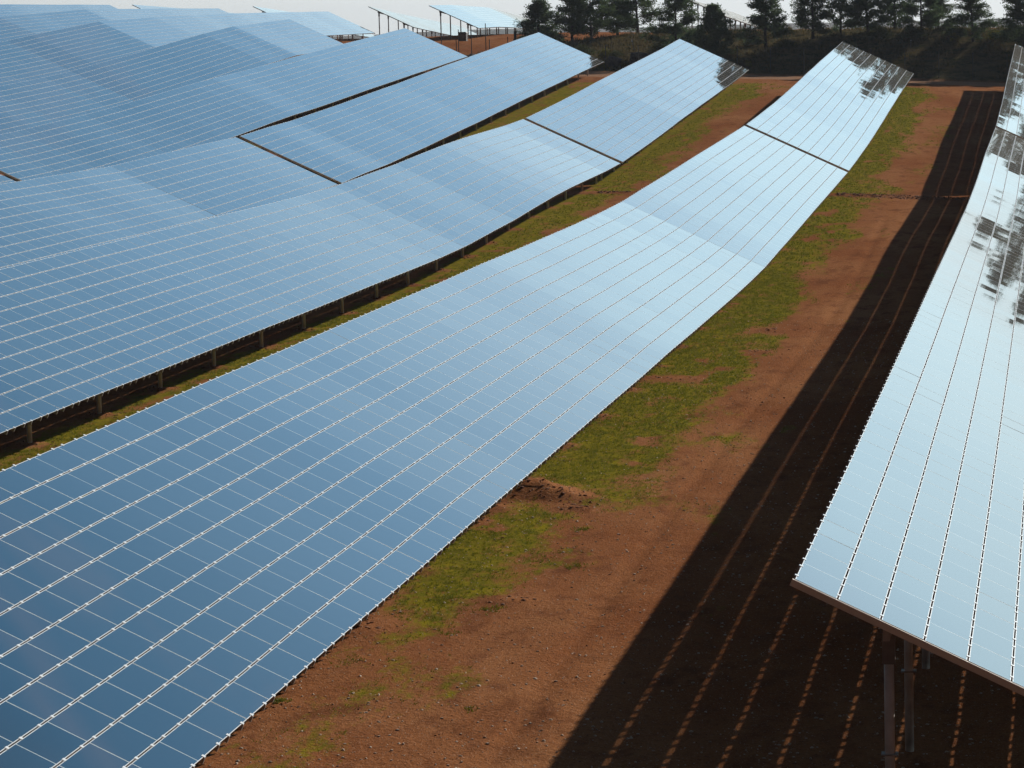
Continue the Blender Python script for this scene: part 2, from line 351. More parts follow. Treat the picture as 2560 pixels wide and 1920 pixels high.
# distant hazy hills on the horizon
def hills(name, dist, az0, az1, hfun, mt):
    V = []; Fs = []; n = 60
    for i in range(n + 1):
        a = az0 + (az1 - az0) * i / n; x = math.tan(a) * dist
        for k in range(5):
            d = dist + k * 130; h = hfun(i / n) * math.sin(math.pi * (k / 4) * .98 + .02) if k else -60
            V.append((x * d / dist, d, CZ + h))
    for i in range(n):
        for k in range(4): a_ = i * 5 + k; Fs.append((a_, a_ + 5, a_ + 6, a_ + 1))
    me = bpy.data.meshes.new(name); me.from_pydata(V, [], Fs); me.update()
    for q in me.polygons: q.use_smooth = True
    return link(name, me, [mt], kind='structure')
M_HILL = mat('far_hill_scrub', (.10, .11, .07), .9, noise=(.02, (.16, .12, .08), .4, .6))
hills('hills', 3200, math.radians(-28), math.radians(6), lambda t: (1.5 + 24 * math.exp(-((t - .32) / .05)**2) + 3.5 * math.sin(t * 21) * math.sin(t * 9 + 1)) * max(.05, 1 - max(0, t - .5) * 4), M_HILL)

# ------------------------------------------------------------------ solar tables
# one module in local axes: x down the slope, y along the row, z out of the glass
def module_geo():
    w, l, t, rx, ry = .609, 1.200, .008, .0115, .0085
    a = [0, rx, w - rx, w]; bb = [-l / 2, -l / 2 + ry, l / 2 - ry, l / 2]
    V = [(x, y, 0) for y in bb for x in a]; Fs = []; mi = []
    for j in range(3):
        for i in range(3):
            Fs.append([j * 4 + i, j * 4 + i + 1, (j + 1) * 4 + i + 1, (j + 1) * 4 + i])
            mi.append(0 if (i == 1 and j == 1) else (1 if i != 1 else 2))
    V += [(0, -l / 2, -t), (w, -l / 2, -t), (w, l / 2, -t), (0, l / 2, -t)]
    Fs += [[16, 19, 18, 17], [16, 17, 3, 0], [17, 18, 15, 3], [18, 19, 12, 15], [19, 16, 0, 12]]; mi += [3, 1, 1, 1, 1]
    return np.array(V, float), np.array(Fs), np.array(mi)
MV, MF, MM = module_geo(); MMATS = [M_GLASS, M_RIM, M_RIMC, M_BACK]
mod_me = mesh_np('solar_module', MV, MF, MM)
for q in MMATS: mod_me.materials.append(q)
CV = np.vstack([box_v(-.027, .027, -.036, .036, .0005, .0055), box_v(-.008, .008, -.028, .028, -.03, .0012)])
CF = np.vstack([BOXF, BOXF + 8])
clamp_me = mesh_np('clamp', CV, CF); clamp_me.materials.append(M_CLAMP)
RL = W + .07
rail_me = mesh_np('rail', np.vstack([box_v(-.035, W + .035, -.022, .022, -.105, -.0095)]), BOXF); rail_me.materials.append(M_STEEL)

end_me = rail_me.copy(); end_me.name = 'end_rail'; end_me.materials.clear(); end_me.materials.append(mat('lit_end_rail', (.66, .56, .47), .5))  # lighter rail steel: light bounced off the soil is in its colour

def make_table(n, nodes, label, dx=0, y0=None, y1=None, indiv=0, clamps=0, rails=0, posts=True, seed=0, detail=True, cat='solar array', name='solar_table'):
    rng = np.random.default_rng(100 + seed)
    a = np.array(nodes, float); y0 = a[0, 0] if y0 is None else y0; y1 = a[-1, 0] if y1 is None else y1
    X = XR(n, dx)
    nb = max(1, round((y1 - y0) / 5.76)); yb = np.linspace(y0, y1, nb + 1)
    kk_ = [p_[0] for p_ in nodes if p_[0] in (252, 255.7, 292.7)]
    for q_ in kk_:
        i_ = int(np.argmin(abs(yb - q_)))
        if 0 < i_ < nb: yb[i_] = q_
    zb = np.interp(yb, a[:, 0], a[:, 1]); zb[1:-1] += rng.normal(0, .008, nb - 1)
    gz = height([X + 3.0], [y0])[0]
    root = empty(name, (X + 3.0, y0, gz + CZ), label, cat, 'long tilted tables of solar modules')
    ox = np.array([X + 3.0, y0, gz])                         # camera-relative origin of the root
    # arc length -> module centres
    Ls = np.hypot(np.diff(yb), np.diff(zb)); Lc = np.concatenate([[0], np.cumsum(Ls)])
    nm = int(round(Lc[-1] / MOD)); step = Lc[-1] / nm
    c = np.array([math.cos(T), 0, -math.sin(T)])
    def frame(s):
        k = min(max(np.searchsorted(Lc, s, side='right') - 1, 0), nb - 1); t = np.array([0, yb[k + 1] - yb[k], zb[k + 1] - zb[k]]); t /= np.linalg.norm(t)
        nn = np.cross(c, t); nn /= np.linalg.norm(nn); cc = np.cross(t, nn)
        o = np.array([X, yb[k], zb[k]]) + t * (s - Lc[k]); return o, np.array([cc, t, nn])
    mods = []; cl = []; ra = []
    for k in range(nm):
        s = (k + .5) * step; o, B = frame(s)
        oa, ob_ = frame(s - .5 * step)[0], frame(s + .5 * step)[0]; t_ = (ob_ - oa) / np.linalg.norm(ob_ - oa); o = (oa + ob_) / 2
        nn = np.cross(c, t_); nn /= np.linalg.norm(nn); B = np.array([np.cross(t_, nn), t_, nn])
        d_al = rng.normal(0, .0009)
        for j in range(N):
            Bj = B.copy()
            a1, a2 = rng.normal(0, .0010) + d_al, rng.normal(0, .0012)
            Bj[1] = B[1] + a1 * B[2]; Bj[0] = B[0] + a2 * B[2]; Bj[2] = np.cross(Bj[0], Bj[1]); Bj /= np.linalg.norm(Bj, axis=1)[:, None]
            mods.append((o + B[0] * (j * S), Bj))
        for q in (-.35, .35):
            o2, B2 = frame(s + q); ra.append((o2, B2))
            if detail:
                for j in range(N + 1): cl.append((o2 + B2[0] * (j * S - .0135 + (.0 if 0 < j < N else (.012 if j == 0 else -.018))), B2))
    if detail:   # a rail closes each end of the table
        pass
    def place(me, nm_, items, limit):
        """the items that show largest become parts of their own, the rest one stuff part"""
        if not items: return
        C_ = np.array([i_[0] + i_[1][0] * .3 for i_ in items]); pr = project(C_)
        vis = (pr[:, 0] > -60) & (pr[:, 0] < 2620) & (pr[:, 1] > -40) & (pr[:, 1] < 1980)
        order = np.argsort(np.where(vis, pr[:, 2], pr[:, 2] + 1e5)); pick = set(order[:limit].tolist()) if limit else set()
        for i_ in sorted(pick):
            o_, B_ = items[i_]; ob = bpy.data.objects.new(nm_, me); COL.objects.link(ob); ob.parent = root
            mm = rot_basis(B_); mm.translation = Vector(o_ - ox); ob.matrix_local = mm
        rest = [items[i_] for i_ in range(len(items)) if i_ not in pick]
        if rest:
            nv = len(me.vertices); v0 = np.empty(nv * 3, np.float32); me.vertices.foreach_get('co', v0); v0 = v0.reshape(-1, 3)
            OO = np.array([r[0] - ox for r in rest]); BB = np.array([r[1] for r in rest])
            V = (np.einsum('vk,nkj->nvj', v0, BB) + OO[:, None, :]).reshape(-1, 3)
            if nm_ == 'solar_module': f_, m_ = MF, MM
            elif nm_ == 'clamp': f_, m_ = CF, None
            else: f_, m_ = BOXF, None
            Fq = (f_[None] + (np.arange(len(rest)) * nv)[:, None, None])
            k4 = Fq.shape[2]; mi_ = np.tile(m_, len(rest)) if m_ is not None else None
            me2 = mesh_np(nm_, V, Fq.reshape(-1, k4), mi_)
            for q in me.materials: me2.materials.append(q)
            ob = bpy.data.objects.new(nm_, me2); COL.objects.link(ob); ob.parent = root; ob['kind'] = 'stuff'
    place(mod_me, 'solar_module', mods, indiv)
    if detail: place(clamp_me, 'clamp', cl, clamps)
    place(rail_me, 'rail', ra, rails)
    if detail:
        for s_ in (-.014, Lc[-1] + .014):
            o_, B_ = frame(s_); ob = bpy.data.objects.new('end_rail', end_me); COL.objects.link(ob); ob.parent = root
            mm = rot_basis(B_); mm.translation = Vector(o_ - ox); ob.matrix_local = mm
    # long beams under the rails on the two post lines
    for sx in (1.33, 4.8):
        mb = MB()
        for k in range(nb):
            p0 = np.array([X, yb[k], zb[k]]) + c * sx - np.array([0, 0, .19]); p1 = np.array([X, yb[k + 1], zb[k + 1]]) + c * sx - np.array([0, 0, .19])
            V = []
            for p_ in (p0, p1):
                for (ux, uz) in ((-.045, -.075), (.045, -.075), (.045, .075), (-.045, .075)): V.append(p_ + np.array([ux, 0, uz]) - ox)
            mb.add(V, [[0, 1, 5, 4], [1, 2, 6, 5], [2, 3, 7, 6], [3, 0, 4, 7], [0, 3, 2, 1], [4, 5, 6, 7]])
        link('beam', mb.mesh('beam'), [M_STEEL], root)
    if posts:
        for k in range(nb + 1):
            yy = yb[k] + (.55 if k == 0 else (-.55 if k == nb else 0)); zz = np.interp(yy, yb, zb)
            for sx in (1.33, 4.8):
                px = X + math.cos(T) * sx; top = zz - math.sin(T) * sx - .265; bot = height([px], [yy])[0] - .15
                mb = MB(); w_, d_ = .062, .05
                # I-section post with a sleeve at its head and the wedge bracket that carries the beam
                mb.tube((px - ox[0], yy - ox[1], bot - ox[2]), (px - ox[0], yy - ox[1], top - ox[2]), .068, n=12)
                po = link('post', mb.mesh('post', True), [M_POST], root)
                hb = MB(); q = np.array([px - ox[0], yy - ox[1], top - ox[2]])
                hb.box(q[0] - .085, q[0] + .085, q[1] - .07, q[1] + .07, q[2] - .42, q[2] + .0)
                V = []
                for ys in (-.05, .05):
                    V += [(q[0] - .11, q[1] + ys, q[2] + .002), (q[0] + .80, q[1] + ys, q[2] - .13), (q[0] + .80, q[1] + ys, q[2] - .22), (q[0] - .11, q[1] + ys, q[2] - .10)]
                    V[-3] = (q[0] + .80, q[1] + ys, q[2] - .28 - .02)
                    V[-2] = (q[0] + .55, q[1] + ys, q[2] - .30)
                V = np.array(V); V[:, 2] += .115
                hb.add(V, [[0, 3, 2, 1], [4, 5, 6, 7], [0, 1, 5, 4], [1, 2, 6, 5], [2, 3, 7, 6], [3, 0, 4, 7]])
                link('bracket', hb.mesh('bracket'), [M_DSTEEL], po)
                if k < 4 or not detail:
                    fz = bot + .42 * (top - bot) + .1; fb = MB(); fb.box(px - .115 - ox[0], px + .115 - ox[0], yy - .09 - ox[1], yy + .09 - ox[1], fz - ox[2], fz + .02 - ox[2])
                    link('flange', fb.mesh('flange'), [M_STEEL], po)
    return root

GAP = .42
def sub(n, ya, yb_):
    a = PROF[n]; f = lambda y: float(G(y, a)); return [(ya, f(ya))] + [p for p in a if ya < p[0] < yb_] + [(yb_, f(yb_))]
make_table(1, sub(1, 38.4, 170.0), 'rightmost solar table, its near end raised on posts over deep shade', indiv=100, clamps=100, rails=100, seed=1)
make_table(1, sub(1, 171.1, 251.5), 'narrow far table at the right edge, mirroring dark pines, past the gap', indiv=100, clamps=0, rails=100, seed=2)
make_table(0, sub(0, 27.5, 162.85), 'broad blue table filling the lower left and centre, its low edge on bare soil', indiv=100, clamps=100, rails=100, seed=3)
make_table(0, sub(0, 163.95, 240), 'far table with ragged dark pine reflections at its low far corner', indiv=100, rails=100, seed=4)
make_table(-1, sub(-1, 55, 169.25), 'table left of the grass strip, scalloped rail ends and short posts under its low edge', indiv=100, clamps=100, rails=100, seed=5)
make_table(-1, sub(-1, 170.2, 242.7), 'far table with one faint pine reflection at its low tip, before the fenced bank', indiv=100, rails=100, seed=6)
make_table(-2, sub(-2, 95, 155.85), 'left table ending at the dark slit between two tables, upper left of centre', indiv=100, clamps=100, rails=100, seed=7)
make_table(-2, sub(-2, 156.75, 253), 'far table whose low tip almost touches the track, next beyond the slit', indiv=100, rails=100, seed=8)
make_table(-3, sub(-3, 120, 146.8), 'short piece of table at the left edge in front of a dark slit', indiv=100, rails=40, seed=9)
make_table(-3, sub(-3, 147.65, 260.8), 'table peaking just left of the raised tables on posts', indiv=100, rails=60, seed=10)
make_table(-4, sub(-4, 150, 252)[:-1] + [(252, 1.1), (271.6, 1.75)], 'table peaking left of centre, its far end shading a dark soil triangle', indiv=100, rails=40, seed=11)
make_table(-5, sub(-5, 180, 255.7) + [(275, 2.35), (300, 2.68), (319, 2.81), (341.5, 2.96)], 'darkest blue slope in the upper left whose pale far part ends against the sky', indiv=100, rails=40, seed=12)
make_table(-6, sub(-6, 215, 292.7) + [(318, 3.62), (342, 3.7)], 'blue table at the left edge, its pale far part the middle skyline step', indiv=100, rails=40, seed=13)
make_table(-7, [(215, 1.6), (240, 2.9), (275, 3.9), (304, 4.40), (342, 4.5)], 'pale table forming the highest left skyline step', indiv=60, rails=20, seed=17)
DX = 2.0
make_table(-4, [(325.9, 3.2), (337, 3.3), (353, 3.16), (363, 3.05), (384.6, 1.92), (397, 1.1)], 'raised table on tall posts over a cabinet, seen against the sky', dx=DX, indiv=30, rails=30, seed=18, detail=False)
make_table(-5, [(354, 3.57), (363.5, 3.08), (374.3, 2.55), (396, 1.6), (410, 1.0)], 'raised table on tall posts left of the one over the cabinet', dx=DX, indiv=30, rails=30, seed=19, detail=False)
make_table(-2, [(331, 3.82), (346.8, 3.21), (363, 2.65), (395, 1.7)], 'raised table on posts glimpsed between the pines on the bank', dx=DX, indiv=30, rails=30, seed=20, detail=False)
make_table(-6, [(350.2, 3.95), (375, 3.0), (395, 2.2)], 'tiny tip of a far table poking over the middle skyline', dx=DX, indiv=20, rails=20, seed=21, detail=False)
make_table(-7, [(344.6, 4.5), (360, 4.2), (395, 3.4)], 'tiny tip of a far table poking over the left skyline', dx=DX, indiv=20, rails=20, seed=22, detail=False)

# ------------------------------------------------------------------ pines
def leaf_cloud(cents, per, size, rng, spread, up=.2):
    """small triangles scattered round each centre"""
    cents = np.repeat(np.array(cents), per, 0); n = len(cents)
    o = cents + rng.normal(0, 1, (n, 3)) * spread
    d1 = rng.normal(0, 1, (n, 3)); d1[:, 2] += up; d1 /= np.linalg.norm(d1, axis=1)[:, None]
    d2 = rng.normal(0, 1, (n, 3)); d2 = np.cross(d1, d2); d2 /= np.linalg.norm(d2, axis=1)[:, None]
    s = size * rng.uniform(.6, 1.4, (n, 1))
    V = np.stack([o - d2 * s * .22, o + d2 * s * .22, o + d1 * s], 1).reshape(-1, 3)
    return V, np.arange(3 * n).reshape(-1, 3)
def pine_meshes(seed, h, r, dens=1.0, low=.12, conic=.75):
    rng = np.random.default_rng(seed); tb = MB(); pts = []
    segs = 7; p = np.array([0, 0, -.2]); ax_ = [p]
    for k in range(segs): p = p + np.array([rng.normal(0, .05), rng.normal(0, .05), (h + .2) * .97 / segs]); ax_.append(p)
    for k in range(segs): tb.tube(ax_[k], ax_[k + 1], .14 * (1 - k / segs) + .02, .14 * (1 - (k + 1) / segs) + .015, 7)
    axa = np.array(ax_)
    nb = int(58 * dens)
    for i in range(nb):
        t = low + (1 - low) * ((i + rng.random()) / nb); z = t * h
        c0 = np.array([np.interp(z, axa[:, 2], axa[:, 0]), np.interp(z, axa[:, 2], axa[:, 1]), z])
        prof = (1 - t)**conic * (.7 + .3 * min(1, (t - low) / .12 + .35))
        L_ = r * prof * rng.uniform(.65, 1.2) + .18; az = rng.uniform(0, 2 * math.pi); el = rng.uniform(.05, .55) + .5 * t
        d = np.array([math.cos(az) * math.cos(el), math.sin(az) * math.cos(el), math.sin(el)]); c1 = c0 + d * L_
        tb.tube(c0, c1, .035 * (1 - t) + .012, .008, 4, cap=False)
        for q in range(int(5 + 9 * L_ / r)):
            f = rng.uniform(.3, 1.0)**.7; side = rng.normal(0, 1, 3) * np.array([.17, .17, .12]) * (1 + L_ * .35)
            pts.append(c0 + d * L_ * f + side * f)
    for q in range(6): pts.append(np.array([axa[-1, 0], axa[-1, 1], h]) + rng.normal(0, 1, 3) * np.array([.08, .08, .2]))
    V, Fs = leaf_cloud(pts, 24, .23, rng, np.array([.17, .17, .14]), .5)
    return tb.mesh('trunk'), mesh_np('crown', V, Fs)
PROTO = [pine_meshes(31, 7.6, 2.6, 1.0, .06, .6), pine_meshes(32, 8.0, 2.3, .9, .1, .5), pine_meshes(33, 6.6, 2.6, 1.2, .03, .65), pine_meshes(34, 8.6, 2.9, 1.1, .06, .5), pine_meshes(35, 7.2, 2.1, .85, .08, .5)]
def at_u(u, y):   # x of the vertical plane through image column u near the top of the frame, at row distance y
    d = ray(u, 90); return d[0] / d[1] * y
def pine(u, y, k, hs, ws, rz, label):
    x = at_u(u, y); z = height([x], [y])[0] + CZ - .05
    r = empty('pine_tree', (x, y, z), label, 'tree', 'pines on the bank'); r.rotation_euler.z = rz; r.scale = (ws, ws, hs)
    tm, cm_ = PROTO[k]
    link('trunk', tm, [M_BARK], r); link('crown', cm_, [M_NEEDLE], r)
pine(1347, 290, 2, 0.67, 1.08, .3, 'bushy pine at the left end of the pine row, beside the gate')
pine(1430, 289, 0, 0.78, 0.95, 1.2, 'tall dark pine, second from the left end of the row')
pine(1478, 287, 3, 0.76, 0.98, 2.2, 'tall dense pine right behind the apex of the next table')
pine(1545, 293, 4, 0.71, 1.06, .9, 'slender greyish pine between two dense ones left of the white-tipped pole')
pine(1594, 286, 0, 0.76, 1.12, 4.0, 'open-crowned pine behind the white-tipped pole')
pine(1690, 269, 3, 0.68, 0.95, 5.1, 'broad pine directly above the apex of the second table from the right')
pine(1787, 265, 2, 0.74, 1.03, 2.9, 'low dense pine in front of the bank, a raised table showing behind it')
pine(1915, 269, 1, 0.74, 1.13, 1.7, 'lone airy pine standing free with sky on both sides')
pine(2033, 271, 1, 0.66, 0.98, 3.6, 'pine with a straight visible trunk right of the sky gap')
pine(2102, 274, 0, 0.64, 0.78, .2, 'pine behind the apex of the table with the big reflection')
pine(2170, 273, 4, 0.69, 1.15, 2.4, 'thin airy pine with light showing through, over the dark bank')
pine(2236, 275, 1, 0.62, 1.00, 5.4, 'dark narrow pine among the right-hand group')
pine(2305, 270, 3, 0.64, 0.80, 4.4, 'wide pine with lit green right side, left of the second sky gap')
pine(2345, 273, 2, 0.45, 0.72, 1.0, 'short bushy pine leaning on the wide pine beside the second sky gap')
pine(2432, 268, 0, 0.59, 0.90, 3.1, 'conical pine between the two small sky gaps on the right')
pine(2560, 266, 3, 0.71, 1.05, .6, 'big black-green pine cut by the right frame edge')
pine(2650, 268, 3, 0.69, 1.00, 2.0, 'big pine just outside the right frame edge')
pine(2760, 270, 0, 0.69, 1.10, 2.0, 'pine further right along the bank')

pine(2880, 279, 3, .90, 1.1, 1.1, 'pine beyond the right frame edge, mirrored in the right table')
pine(2990, 281, 0, 1.0, 1.1, 4.1, 'second pine beyond the right frame edge, mirrored in the right table')
pine(3110, 280, 3, .92, 1.1, 2.6, 'third pine beyond the right frame edge, mirrored in the right table')

# ------------------------------------------------------------------ shrubs on the bank
def shrub_meshes(seed, r, h, n=60):
    rng = np.random.default_rng(seed); tb = MB(); pts = []
    for i in range(n):
        az = rng.uniform(0, 6.28); el = rng.uniform(.2, 1.5); L_ = rng.uniform(.5, 1.0)
        d = np.array([math.cos(az) * math.cos(el) * r, math.sin(az) * math.cos(el) * r, math.sin(el) * h]) * L_
        if i < 14: tb.tube((0, 0, -.05), d, .02, .006, 4, cap=False)
        pts.append(d)
    V, Fs = leaf_cloud(pts, 22, .13, rng, np.array([.14, .14, .11]) * max(r, .6), .5)
    return tb.mesh('stem'), mesh_np('foliage', V, Fs)
SH = [shrub_meshes(51, .9, .8), shrub_meshes(52, .7, 1.1), shrub_meshes(53, 1.3, .8, 80)]
def shrub(u, y, k, s, green, label):
    x = at_u(u, y); z = height([x], [y])[0] + CZ
    r = empty('shrub', (x, y, z), label, 'shrub', 'scrub on the bank'); r.scale = (s, s, s); r.rotation_euler.z = u * .37
    me = SH[k][1].copy(); link('stem', SH[k][0], [M_TWIG], r); o = link('foliage', me, [M_GORSE if green == 1 else M_SHRUB], r)
shrub(1503, 261, 1, .75, 1, 'yellow flowering shrub at the left foot of the bank beside a table tip')
shrub(1560, 262, 1, .7, 1, 'yellowish shrub at the foot of the bank left of the white-tipped pole')
shrub(1508, 268, 0, 1.0, 1, 'olive yellow shrub under the dense pines on the left bank')
shrub(1535, 268, 2, .8, 0, 'low dark shrub beneath the slender greyish pine')
shrub(1868, 261.5, 1, .6, 1, 'small yellow-green shrub beside the tall fence post')
shrub(1960, 268, 2, 1.0, 0, 'green shrub on the bank crest under the lone airy pine')
shrub(1880, 272, 2, .8, 0, 'pale olive shrub on the open dry slope')
shrub(1990, 269, 0, .35, 1, 'tiny shrub standing on the bare crest in the sky gap')
shrub(2248, 259.6, 1, .4, 1, 'small yellow plant right above the reflecting table tip')
shrub(2285, 269, 2, 1.2, 0, 'dark shrub filling the crest between right-hand pines')
shrub(2375, 269, 0, 1.0, 0, 'brownish shrub in the second sky gap')
shrub(2388, 268, 1, .9, 1, 'yellow-tinged shrub left of the conical pine')
shrub(2490, 268, 2, 1.0, 1, 'orange-tinged shrub right of the conical pine')
shrub(2205, 269, 2, 1.3, 0, 'dark round shrub under the thin airy pine')
shrub(2120, 266, 2, 1.2, 0, 'dark shrub under the pines left of the thin airy pine')
shrub(1450, 269, 2, 1.2, 0, 'dark undergrowth shrub beneath the two tall left pines')
shrub(1650, 269, 2, 1.2, 0, 'dark undergrowth shrub left of the broad pine')
shrub(1735, 268, 2, 1.1, 0, 'dark undergrowth shrub right of the broad pine')

# dry grass tufts over the bank and crest: one uncountable mass
def blades(px, py, size, w, rng, lean=.5, per=3):
    n = len(px) * per; x = np.repeat(px, per) + rng.normal(0, 1, n) * size * .35; y = np.repeat(py, per) + rng.normal(0, 1, n) * size * .35
    z = height(x, y) - .01; s = size * rng.uniform(.5, 1.5, n); az = rng.uniform(0, 6.28, n); wv = w * rng.uniform(.7, 1.4, n)
    bx, by = np.cos(az) * wv, np.sin(az) * wv; lx, ly = rng.normal(0, lean, n) * s, rng.normal(0, lean, n) * s
    V = np.stack([np.stack([x - bx, y - by, z], -1), np.stack([x + bx, y + by, z], -1), np.stack([x + lx, y + ly, z + s], -1)], 1).reshape(-1, 3)
    V[:, 2] += CZ; return V, np.arange(3 * n).reshape(-1, 3)
rg = np.random.default_rng(5)
n = 9000; bx_ = rg.uniform(-56, 6, n); by_ = rg.uniform(259, 283, n); keep = fbm(bx_ * .5 + 9, by_ * .5) > .42
V, Fs = blades(bx_[keep], by_[keep], .34, .035, rg, .35, 5)
o = link('dry_grass', mesh_np('dry_grass', V, Fs), [M_DRY]); tag(o, 'dry straw-coloured grass tufts covering the bank under the pines', 'dry grass', kind='stuff')
# green grass of the lanes
def scatter(nn, xr, yr, thr=.25, power=1.0):
    x = rg.uniform(*xr, nn); y = yr[0] + (yr[1] - yr[0]) * rg.random(nn)**power; mk = grass_mask(x, y) * (.3 + 1.3 * fbm(x * 1.7, y * 1.7 + 4, 3)); k = rg.random(nn) < np.clip((mk - thr) * 1.6, 0, 1); return x[k], y[k]
parts = []
for (nn, xr, yr, sz, w, per) in ((52000, (-14, -3.5), (38, 78), .045, .007, 4), (42000, (-14, -5), (78, 125), .055, .011, 3), (26000, (-14, -5), (125, 245), .07, .02, 3), (38000, (-26.5, -17), (62, 110), .055, .010, 3), (20000, (-26, -17), (110, 245), .07, .02, 3)):
    x, y = scatter(nn, xr, yr); V, Fs = blades(x, y, sz, w, rg, .55, per); parts.append(V)
V = np.vstack(parts); o = link('grass', mesh_np('grass', V, np.arange(len(V)).reshape(-1, 3)), [M_GRASS])
tag(o, 'short bright green grass along the low edges of the tables', 'grass', kind='stuff')
# weeds: a few broad clumps
parts = []
for (x, y) in [(-12.2, 48.6), (-11.7, 50.4), (-11.0, 51.2), (-12.6, 45.4), (-10.6, 53.4), (-23.0, 66.9), (-22.2, 70.1), (-11.6, 54.2), (-9.8, 58), (-10.3, 62.3), (-22.6, 84), (-9.4, 45.5)]:
    k = int(rg.integers(15, 60)); q_ = rg.uniform(.06, .2); V, Fs = blades(x + rg.normal(0, q_, k), y + rg.normal(0, q_ * 1.6, k), .05, .010, rg, .7, 3); parts.append(V)
V = np.vstack(parts); o = link('weeds', mesh_np('weeds', V, np.arange(len(V)).reshape(-1, 3)), [M_GRASS])
tag(o, 'loose green weed clumps dotted over the bare soil', 'weeds', kind='stuff')
# pebbles and clods
def rocks(px, py, s, rng):
    t = (1 + 5**.5) / 2; B = np.array([(-1, t, 0), (1, t, 0), (-1, -t, 0), (1, -t, 0), (0, -1, t), (0, 1, t), (0, -1, -t), (0, 1, -t), (t, 0, -1), (t, 0, 1), (-t, 0, -1), (-t, 0, 1)]) / 1.9
    FI = np.array([(0, 11, 5), (0, 5, 1), (0, 1, 7), (0, 7, 10), (0, 10, 11), (1, 5, 9), (5, 11, 4), (11, 10, 2), (10, 7, 6), (7, 1, 8), (3, 9, 4), (3, 4, 2), (3, 2, 6), (3, 6, 8), (3, 8, 9), (4, 9, 5), (2, 4, 11), (6, 2, 10), (8, 6, 7), (9, 8, 1)])
    n = len(px); sc = s[:, None, None] * rng.uniform(.6, 1.3, (n, 1, 3)) * rng.uniform(.75, 1.2, (n, 12, 1)); V = B[None] * sc
    V[:, :, 2] *= .65; V += np.stack([px, py, height(px, py) + CZ], -1)[:, None, :]
    return V.reshape(-1, 3), (FI[None] + (np.arange(n) * 12)[:, None, None]).reshape(-1, 3)
n = 11000; px = rg.uniform(-13.2, -1.0, n); py = 38 + 70 * rg.random(n)**1.5; s = .007 + .028 * rg.random(n)**3
px = np.append(px, rg.uniform(-25, -17.5, 900)); py = np.append(py, rg.uniform(64, 120, 900)); s = np.append(s, .01 + .025 * rg.random(900)**4)
V, Fs = rocks(px, py, s, rg); o = link('pebbles', mesh_np('pebbles', V, Fs), [M_STONE]); tag(o, 'small pale pebbles scattered over the red soil', 'pebbles', kind='stuff')
cx, cy, cs = [], [], []
for (hx, hy, hr, hh) in HEAPS:
    k = int(25 + 300 * hh); cx += list(rg.normal(hx, hr * .9, k)); cy += list(rg.normal(hy, hr * .9, k)); cs += list(.010 + .045 * rg.random(k)**3)
k = 900; xx = rg.uniform(-12, 1, k); cx += list(xx); cy += list(162.5 + rg.normal(0, .5, k)); cs += list(.03 + .07 * rg.random(k)**2)
k = 400; cx += list(rg.uniform(-25.5, -17.2, k)); cy += list(162.5 + rg.normal(0, .6, k)); cs += list(.03 + .07 * rg.random(k)**2)
k = 1500; cx += list(rg.uniform(-13.5, -3, k)); cy += list(38 + 60 * rg.random(k)**1.3); cs += list(.008 + .022 * rg.random(k)**3)
V, Fs = rocks(np.array(cx), np.array(cy), np.array(cs), rg); o = link('soil_clods', mesh_np('soil_clods', V, Fs), [M_CLOD]); tag(o, 'dark red crumbly soil clods along the lane and trench', 'soil clods', kind='stuff')

# ------------------------------------------------------------------ fences, gate, cabinet, poles, boulders
def gz_at(x, y): return height([x], [y])[0] + CZ
def fence(name, pts, hs, label, wire=True):
    r = empty(name, (pts[0][0], pts[0][1], gz_at(*pts[0])), label, 'fence'); o3 = np.array([pts[0][0], pts[0][1], gz_at(*pts[0])])
    tops = []
    for (x, y), h in zip(pts, hs):
        z = gz_at(x, y); mb = MB(); p = np.array([x, y, z]) - o3; mb.tube(p - [0, 0, .2], p + [0, 0, h], .045, .04, 8); link('post', mb.mesh('post'), [M_FENCE], r, loc=(0, 0, 0)); tops.append((p, h))
    if wire:
        mb = MB()
        for (p, h), (q, h2) in zip(tops[:-1], tops[1:]):
            for f in (.06, .35, .65, .97): mb.tube(p + [0, 0, h * f], q + [0, 0, h2 * f], .007, n=4, cap=False)
            L_ = np.linalg.norm(q - p); k_ = int(L_ / .22)
            for i in range(1, k_):
                c_ = p + (q - p) * i / k_; mb.tube(c_ + [0, 0, h * .05], c_ + [0, 0, h * .97], .0035, n=3, cap=False)
        link('wire', mb.mesh('wire'), [M_FENCE], r)
xs = np.arange(at_u(1513, 259.3), 8, 2.95)
fence('mesh_fence', [(x, 259.3) for x in xs], [2.3] * len(xs), 'tall dark mesh fence along the foot of the pine bank')
lf = [(1103, 276, 1.9), (1140, 277, 2.0), (1146, 281, 2.6), (1178, 279, 2.9), (1214, 282, 3.0), (1223, 279, 1.7), (1269, 281, 1.6)]
fence('field_fence', [(at_u(u, y), y) for u, y, h in lf], [h for _, _, h in lf], 'sparse thin stakes fencing the brown field left of the pines', wire=False)
# gate beside the first pine
gx, gy = at_u(1288, 285), 285.; gzz = gz_at(gx, gy)
g = empty('metal_gate', (gx, gy, gzz), 'dark barred metal gate beside the leftmost pine', 'gate')
mb = MB(); mb.box(-.12, .12, -.12, .12, -.2, 1.9); link('gate_post', mb.mesh('gate_post'), [M_FENCE], g)
mb = MB(); mb.box(.12, 1.5, -.03, .03, 1.55, 1.62); mb.box(.12, 1.5, -.03, .03, .15, .22)
for i in range(8): mb.box(.22 + i * .17, .25 + i * .17, -.015, .015, .22, 1.55)
link('gate_leaf', mb.mesh('gate_leaf'), [M_FENCE], g)
mb = MB(); mb.tube((-.1, 0, 1.2), (-.75, 0, -.1), .035); link('brace', mb.mesh('brace'), [M_FENCE], g)
